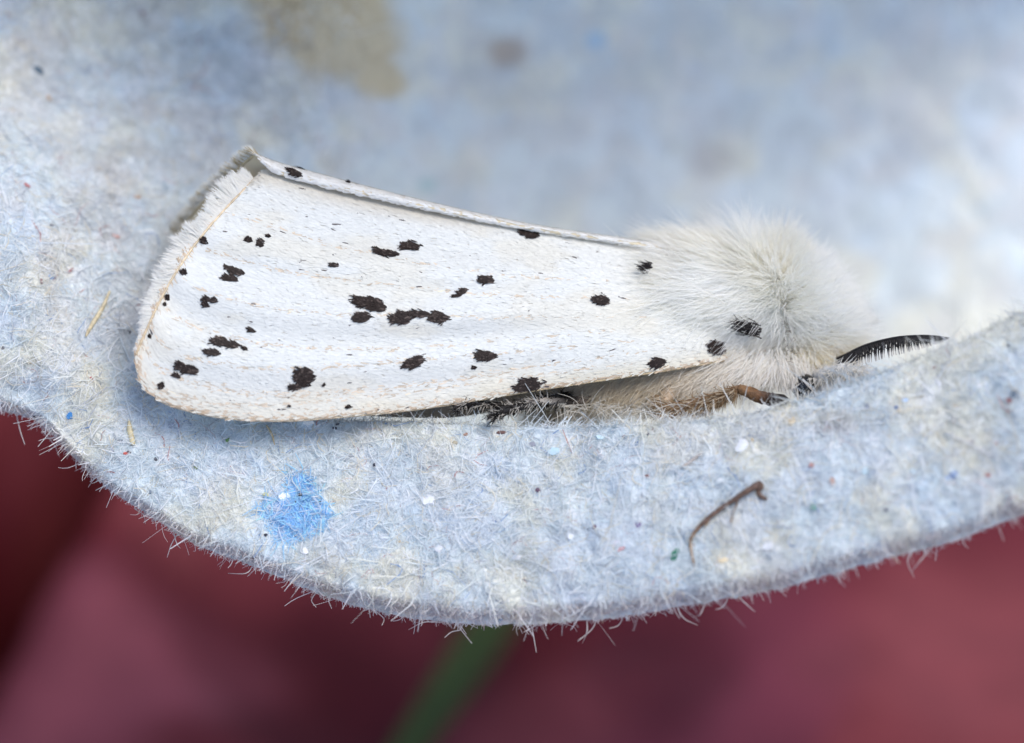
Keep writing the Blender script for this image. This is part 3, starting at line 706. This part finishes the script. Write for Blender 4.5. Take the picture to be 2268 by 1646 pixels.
FY = (my_(A)*(1-g) + ry_(A)*g)*(1-h) + oy_(A)*h - 10*np.sin(np.pi*h)*A**8
wm = wtp(.05+.95*A) + .020; wr = wm - .035
FW_ = (wm*(1-g) + wr*g + .018*np.sin(np.pi*g))*(1-h) + (-.62+.12*A)*h
FW_ = FW_ - .05*np.sin(np.pi*h)*(1-.5*A)
FP = F(FX, FY, FW_); fwing = Patch(FP, np.stack([FX, FY], -1))
if fwing.N[80, 3, 2] < 0: fwing.N = -fwing.N
fw2 = build('forewing', FP.reshape(-1, 3), grid_faces(na2, nb2), M_memb, moth, np.tile(np.array((.80, .70, .50)), (na2*nb2, 1)))
fw2['label'] = 'far white forewing, only its lapping edge and fringe in sight'
so = fw2.modifiers.new('thickness', 'SOLIDIFY'); so.thickness = .006; so.offset = 0
n = 16000
sm = fwing.sample(n, np.where(Bq + 0*A < .2, 2.5, .5)); x, y = sm['px'].T
FSP = [[(655, 372, 24, 4.5, 20, 1)], [(652, 387, 15, 5, 24, 1)], [(770, 408, 5, 2, 10, .6)], [(1010, 462, 6, 2, 0, .6)]]
insp = np.zeros(n)
for sp in FSP: insp = np.maximum(insp, spot_fields(x - 8, y, sp))
kp = rng.random(n) > insp; sm = {a: b[kp] for a, b in sm.items()}; n = int(kp.sum())
col = np.clip(np.array((.88, .87, .84))*(1+.05*rng.normal(size=n))[:, None], .1, .93)
V, f, m = scales_mesh(sm, .013+.010*rng.random(n), .0042+.003*rng.random(n), .0035+.002*rng.random(n), sm['ti']+.12*rng.normal(size=(n, 1))*sm['tj'], .0010)
tag(build('wing_scales', V, f, M_scale, fw2, np.repeat(col, m, 0), False), kind='stuff')
make_spots(fwing, FSP, fw2, 300000, (Bq + 0*A < .15).astype(float))
n = 2200
bb_ = .10+.9*rng.random(n); i = na2-1; j = bb_*(nb2-1.01); j0 = j.astype(int); fr = (j-j0)[:, None]
p = FP[i, j0]*(1-fr)+FP[i, j0+1]*fr; nn = fwing.N[i, j0]; t_ = norm(fwing.ti[i-2, j0])
p = p - t_*(.014*rng.random(n))[:, None]
Lf = .040*(.6+.6*rng.random(n)); cl = fbm(bb_*50, bb_*0, 151, 2)-.5
V, q = hairs(p, norm(norm(t_*.5+np.array((-.75, .42, .1))) + .2*nn + (cl*.9)[:, None]*fwing.tj[i, j0] + .12*rng.normal(size=(n, 3))), Lf, .0011+.0009*rng.random(n), rng.normal(size=(n, 3))*.003, 4, .35)
cf = np.where((rng.random(n) < .3)[:, None], np.array((.62, .52, .33)), np.array((.92, .91, .87)))
tag(build('fringe', V, q, M_fur, fw2, per_vert(cf, n, 4)), kind='stuff')
path_tube('marginal_rib', [(FX[-1, k], FY[-1, k], FW_[-1, k]) for k in range(9, nb2, 4)], [4]*len(range(9, nb2, 4)), M_stem, fw2, 7, [(.52, .43, .27)]*2, 3, .3)

# hindwing, tucked under the near forewing, seen in the gap below it
A = np.linspace(0, 1, 60)[:, None]; B = np.linspace(0, 1, 24)[None, :]
HXb = hermite([0, .3, .6, .8, 1], [1560, 1300, 1030, 900, 700])(A); HYb = hermite([0, .3, .6, .8, 1], [820, 868, 922, 925, 915])(A)
HX = HXb + (-40)*B; HY = HYb*(1-B) + 640*B
HW = -.13 + .16*A*(1-B)*sstep(.3, .9, A) + .035*np.sin(A*22)*(1-B)*sstep(.0, .3, A) + .05*np.sin(np.pi*B)*0
HP = F(HX, HY, HW)
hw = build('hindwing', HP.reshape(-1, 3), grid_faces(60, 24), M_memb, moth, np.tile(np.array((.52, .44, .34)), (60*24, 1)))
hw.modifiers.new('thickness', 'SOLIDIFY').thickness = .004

# legs -------------------------------------------------------------------------
K, P_, OR = (.015, .012, .012), (.70, .66, .60), (.22, .125, .062)
def leg(pts, rad, col, sides=10): return path_tube('leg', pts, rad, M_leg, moth, sides, col, 6, .28)
l1, C1, r1, T1 = leg([(1560, 800, -.28), (1500, 850, -.12), (1470, 905, -.02), (1560, 893, .0), (1640, 862, .03)], [18, 18, 16, 15, 10], [P_, (.6, .5, .38), (.36, .24, .14), OR, OR])
l1['label'] = 'hairy orange brown leg bent under the thorax'
leg([(1636, 860, .03), (1650, 866, .04), (1685, 880, .05), (1710, 885, .06), (1738, 893, .08), (1742, 935, .08)], [9, 13, 14, 15, 15, 9], [OR, (.25, .13, .055), (.13, .062, .028), (.03, .015, .01), K, K])
la, Ca, ra, Ta = leg([(1400, 800, -.26), (1310, 858, -.16), (1250, 876, -.08), (1180, 888, .0), (1100, 896, .05), (1035, 894, .08), (1015, 906, .10)], [13, 11, 7, 8, 6, 8, 3.5], [P_, K, K, (.4, .36, .32), K, K, K])
lb, Cb2, rb, Tb2 = leg([(1420, 830, -.20), (1330, 880, -.12), (1250, 890, -.03), (1200, 888, .04), (1150, 902, .08), (1105, 913, .11), (1092, 926, .13)], [13, 11, 11, 7, 9, 11, 4], [P_, (.35, .28, .22), K, (.4, .36, .32), K, K, K])
for (x, y, w) in [(1015, 906, .10), (1092, 926, .13)]:
    leg([(x+5, y-8, w), (x-8, y-4, w+.01), (x-12, y+4, w+.015)], [3, 2.4, 1], [K, K, K], 6)
    leg([(x+5, y-4, w), (x+1, y+8, w+.01), (x-2, y+14, w+.012)], [3, 2.2, 1], [K, K, K], 6)
fl, Cf_, rf, Tf = leg([(1790, 835, -.20), (1825, 838, -.06), (1870, 826, .02), (1905, 836, .08), (1920, 870, .12)], [20, 24, 22, 14, 8], [P_, P_, (.7, .68, .64), P_, K])
fl['label'] = 'white furred front leg reaching over the carton edge'
leg([(1790, 870, -.18), (1800, 905, -.06), (1810, 940, .0)], [13, 11, 8], [P_, K, K])
# hair on the two furred legs
for (o_, C_, r_, cA, cB, n, sc_, dd) in [(l1, C1, r1, (.36, .25, .15), (.70, .60, .46), 1300, .028, (-.7, -.45, .2)), (fl, Cf_, rf, (.84, .82, .78), (.80, .76, .68), 1900, .05, (.45, -.55, .3)), (la, Ca, ra, (.02, .017, .016), (.60, .56, .50), 700, .022, (-.6, -.25, .2)), (lb, Cb2, rb, (.02, .017, .016), (.66, .62, .56), 700, .024, (-.6, -.3, .2))]:
    k = rng.integers(len(C_)*2//5 if o_ is l1 else 1, len(C_)-1, n); nn = norm(rng.normal(size=(n, 3)) + TOW*.4)
    p = C_[k] + nn*r_[k][:, None]*.9
    V, q = hairs(p, norm(nn*.5 + np.array(dd) + .25*rng.normal(size=(n, 3))), sc_*(.6+.8*rng.random(n)), .0010+.0008*rng.random(n), rng.normal(size=(n, 3))*.006, 4, .3)
    c = np.where((rng.random(n) < .55)[:, None], np.array(cA), np.array(cB))
    tag(build('leg_hair', V, q, M_fur, o_, per_vert(c, n, 4)), kind='stuff')
# sparse looping hairs over the carton fold below the body
n = 160
px_ = 1230 + 330*rng.random(n); p = F(px_, 890+25*rng.random(n), -.05+.08*rng.random(n))
V, q = hairs(p, norm(np.stack([rng.normal(size=n), -.3+.5*rng.normal(size=n), .4*rng.normal(size=n)], -1)), .04+.05*rng.random(n), .0010+.0006*rng.random(n), np.stack([rng.normal(size=n)*.03, -.03*rng.random(n), .02*rng.normal(size=n)], -1), 6, .4)
tag(build('belly_hair', V, q, M_fur, body, per_vert(np.tile(np.array((.74, .70, .62)), (n, 1)), n, 6)), kind='stuff')

n = 4600
tt = rng.random(n)**.85; px_ = 1230 + 575*tt; p = F(px_, np.interp(tt, [0, .72, .85, 1], [868, 812, 806, 826]) + 15*rng.normal(size=n), np.interp(tt, [0, .75, 1], [-.13, -.085, -.10]) + .03*rng.random(n))
cl = fbm(px_/16, px_*0, 171, 2) - .5; dn = sstep(.7, .95, tt)
d = norm(np.stack([-.75 + 1.1*cl + .8*dn, -.62 + .4*cl - .2*dn, .12 + 0*cl], -1) + .16*rng.normal(size=(n, 3)))
V, q = hairs(p, d, (.06 + .055*rng.random(n))*(1 - .35*dn), .0007+.0007*rng.random(n), rng.normal(size=(n, 3))*.014, 5, .3)
col = np.clip((np.array((.80, .72, .58)) + np.array((.14, .19, .28))*sstep(.35, .8, tt)[:, None])*(1+.08*rng.normal(size=n))[:, None], .1, .97)
tag(build('breast_hair', V, q, M_fur, body, per_vert(col, n, 5)), kind='stuff')

# eye, face and palps
def ball(name, px, py, w, r, mat, parent, sq=(1, 1, 1)):
    u, v = np.meshgrid(np.linspace(0, 2*np.pi, 24, endpoint=False), np.linspace(.02, np.pi-.02, 14), indexing='ij')
    P = F(px, py, w) + r*PX*np.stack([np.cos(u)*np.sin(v)*sq[0], np.cos(v)*sq[1], np.sin(u)*np.sin(v)*sq[2]], -1)
    P = P.transpose(1, 0, 2); return build(name, P.reshape(-1, 3), grid_faces(14, 24, True), mat, parent)
ball('eye', 1784, 858, -.07, 30, M_eye, moth)
# short curly face hair round the eye
n = 2600
c = F(1795, 800, -.16); dv = norm(rng.normal(size=(n, 3)) + np.array((.1, .1, .9)))
p = c + dv*np.array((.062, .045, .05))
dr = dv*.5 + np.stack([.3*rng.normal(size=n), -.7+.3*rng.normal(size=n), .2*rng.normal(size=n)], -1)
V, q = hairs(p, norm(dr), .025+.028*rng.random(n), .0007+.0007*rng.random(n), rng.normal(size=(n, 3))*.012, 5, .3)
col = np.clip(np.array((.90, .85, .73))*(1+.07*rng.normal(size=n))[:, None], .1, .93)
tag(build('face_hair', V, q, M_fur, body, per_vert(col, n, 5)), kind='stuff')
n = 34
p = F(1755+70*rng.random(n), 836+10*rng.random(n), -.05+.02*rng.random(n))
V, q = hairs(p, norm(np.stack([.25+.6*rng.normal(size=n), -1+.3*rng.normal(size=n), .1*rng.normal(size=n)], -1)), .05+.03*rng.random(n), .0018+.001*rng.random(n), rng.normal(size=(n, 3))*.008, 5, .4)
tag(build('palp_bristle', V, q, M_fur, body, per_vert(np.tile(np.array((.82, .79, .74)), (n, 1)), n, 5)), kind='stuff')
# dark tuft in the fur at the wing base
n = 130
tt = rng.random(n); p = F(1688-50*tt, 735-14*tt+8*rng.normal(size=n), -.085+.03*rng.random(n)+.02)
V, q = hairs(p, norm(LEFT + UP*.25 + .22*rng.normal(size=(n, 3))), .02+.03*rng.random(n), .0012+.001*rng.random(n), rng.normal(size=(n, 3))*.005, 4, .3)
tf = build('dark_tuft', V, q, M_dark, body, per_vert(np.tile(np.array((.02, .016, .016)), (n, 1)), n, 4)); tf['label'] = 'tuft of black hairs at the wing base'
n = 55
tt = rng.random(n); p = F(1736+20*tt+5*rng.normal(size=n), 655+150*tt, -.14+.075*tt+.02*rng.random(n))
V, q = hairs(p, norm(TOW*.6+.6*rng.normal(size=(n, 3))), .012+.012*rng.random(n), .0008+.0006*rng.random(n), rng.normal(size=(n, 3))*.004, 4, .3)
tag(build('seam_hair', V, q, M_fur, body, per_vert(np.tile(np.array((.30, .26, .23)), (n, 1)), n, 4)), kind='stuff')

# antennae: black shaft with two rows of comb teeth
def antenna(pts, rad, lab, teeth=True):
    o_, C_, r_, T_ = path_tube('antenna', pts, rad, M_leg, moth, 8, [(.02, .018, .018) if teeth else (.30, .25, .15)]*2, 10); o_['label'] = lab
    if not teeth: return o_
    n = 72
    for nm, dr, c, Lm in (('comb_teeth', (-.30, -1.0, .55), (.035, .03, .03), .075), ('comb_teeth', (-.1, -.55, .9), (.03, .027, .027), .058)):
        k = np.linspace(3, len(C_)-3, n); k0 = k.astype(int)
        p = C_[k0] + (C_[np.minimum(k0+1, len(C_)-1)]-C_[k0])*(k-k0)[:, None]; s = np.linspace(0, 1, n)
        Lt = Lm*np.sin(np.pi*np.clip(.14+.86*s, 0, 1))**.6 * (1.05-.45*s)
        V, q = hairs(p, norm(np.tile(np.array(dr), (n, 1))+.05*rng.normal(size=(n, 3))), Lt, np.full(n, .0028), np.tile(np.array((.012, .0, .0)), (n, 1)), 6, .45)
        cc = np.repeat(np.array((c,)), n*18, 0)
        ring = np.tile(np.repeat(np.arange(6), 3), n); cc = np.where((ring > 3)[:, None], np.array((.50, .48, .46)), cc) if dr[1] < -.9 else cc
        tag(build(nm, V, q, M_leg, o_, cc), kind='stuff')
    return o_
antenna([(1835, 803, -.18), (1870, 788, -.08), (1920, 765, -.02), (1980, 750, .04), (2030, 745, .08), (2070, 745, .10), (2102, 749, .11)], [4, 4, 4, 4, 3.5, 2.5, 1.5], 'black comb toothed antenna lying along the carton edge')
antenna([(1850, 740, -.34), (1895, 712, -.36), (1915, 700, -.42), (1936, 712, -.5)], [9, 13, 13, 8], 'far antenna, a blurred olive brown stub behind the head', False)

# ------------------------------------------------------------------ loose things on the carton
def onrim(x, y, up=.012): return (x, y, at_sheet(x, y)[2] + up)
stem = empty('dry_stem', at_sheet(1600, 1130)[0], 'thin curved brown dry plant stem with a hooked tip lying on the carton rim', 'plant stem')
BRN, PAL = (.17, .11, .085), (.42, .29, .19)
path_tube('stalk', [onrim(1538, 1255, .006), onrim(1529, 1209, .014), onrim(1534, 1186, .018), onrim(1554, 1162, .02), onrim(1581, 1138, .022), onrim(1620, 1111, .024), onrim(1655, 1088, .022), onrim(1684, 1070, .02)],
          [2.2, 3.5, 4, 4.5, 5, 5.5, 6.5, 7], M_stem, stem, 10, [PAL, PAL, (.3, .2, .13), BRN, BRN, BRN, BRN, (.15, .10, .085)], 8, .22)
path_tube('hook', [onrim(1682, 1072, .02), onrim(1686, 1078, .026), onrim(1679, 1090, .022), onrim(1688, 1101, .015), onrim(1698, 1106, .008)], [6, 6, 5.5, 5, 3.5], M_stem, stem, 8, [BRN, BRN, (.15, .11, .09)], 6, .25)
path_tube('side_twig', [onrim(1634, 1106, .022), onrim(1627, 1130, .022), onrim(1618, 1158, .018)], [2.6, 2.2, 1.4], M_stem, stem, 6, [BRN, PAL], 6, .2)
path_tube('side_twig', [onrim(1575, 1145, .02), onrim(1567, 1158, .022), onrim(1560, 1166, .02)], [2.2, 2, 1.2], M_stem, stem, 6, [BRN, PAL], 6, .2)

p, nn, w = at_sheet(162, 868)
bead = ball('clear_bead', 162, 866, w + .004, 12, M_bead, None, (1, .85, .7))
tag(bead, 'tiny clear bead of water on the carton rim, left of the wing tip', 'bead')

# grass blade lying over the red ground
zb = .25
Pb = [on_ground(1120, 1340, gz+.25), on_ground(1060, 1440, gz+.40), on_ground(980, 1560, gz+.55), on_ground(880, 1700, gz+.72), on_ground(760, 1860, gz+.80), on_ground(600, 2050, gz+.7)]
Pb = [on_ground(1240, 1150, gz+.0)] + Pb; Pb = np.array(Pb)
tq = np.linspace(0, len(Pb)-1, 60); Cg = np.stack([hermite(np.arange(len(Pb)), Pb[:, c])(tq) for c in range(3)], -1)
Tg = norm(np.gradient(Cg, axis=0)); Sg = norm(np.cross(Tg, np.array((0, 0, 1.)))); Ng = np.cross(Sg, Tg)
hwid = .105*np.clip(np.sin(np.pi*np.linspace(.35, .98, 60)), .05, 1)
cr = np.linspace(-1, 1, 9)
G = Cg[:, None] + hwid[:, None, None]*(cr[None, :, None]*Sg[:, None] + .55*(np.abs(cr)-.4)[None, :, None]*Ng[:, None])
gcol = np.tile(np.array((.065, .092, .020)), (60*9, 1))*(1+.15*rng.normal(size=(540, 1)))
blade = build('grass_blade', G.reshape(-1, 3), grid_faces(60, 9), mat_col('grass', .6, .2, .25), None, np.clip(gcol, .01, .3), True, False)
blade.modifiers.new('thickness', 'SOLIDIFY').thickness = .015
tag(blade, 'blurred green grass blade crossing the red ground below the carton', 'grass blade')
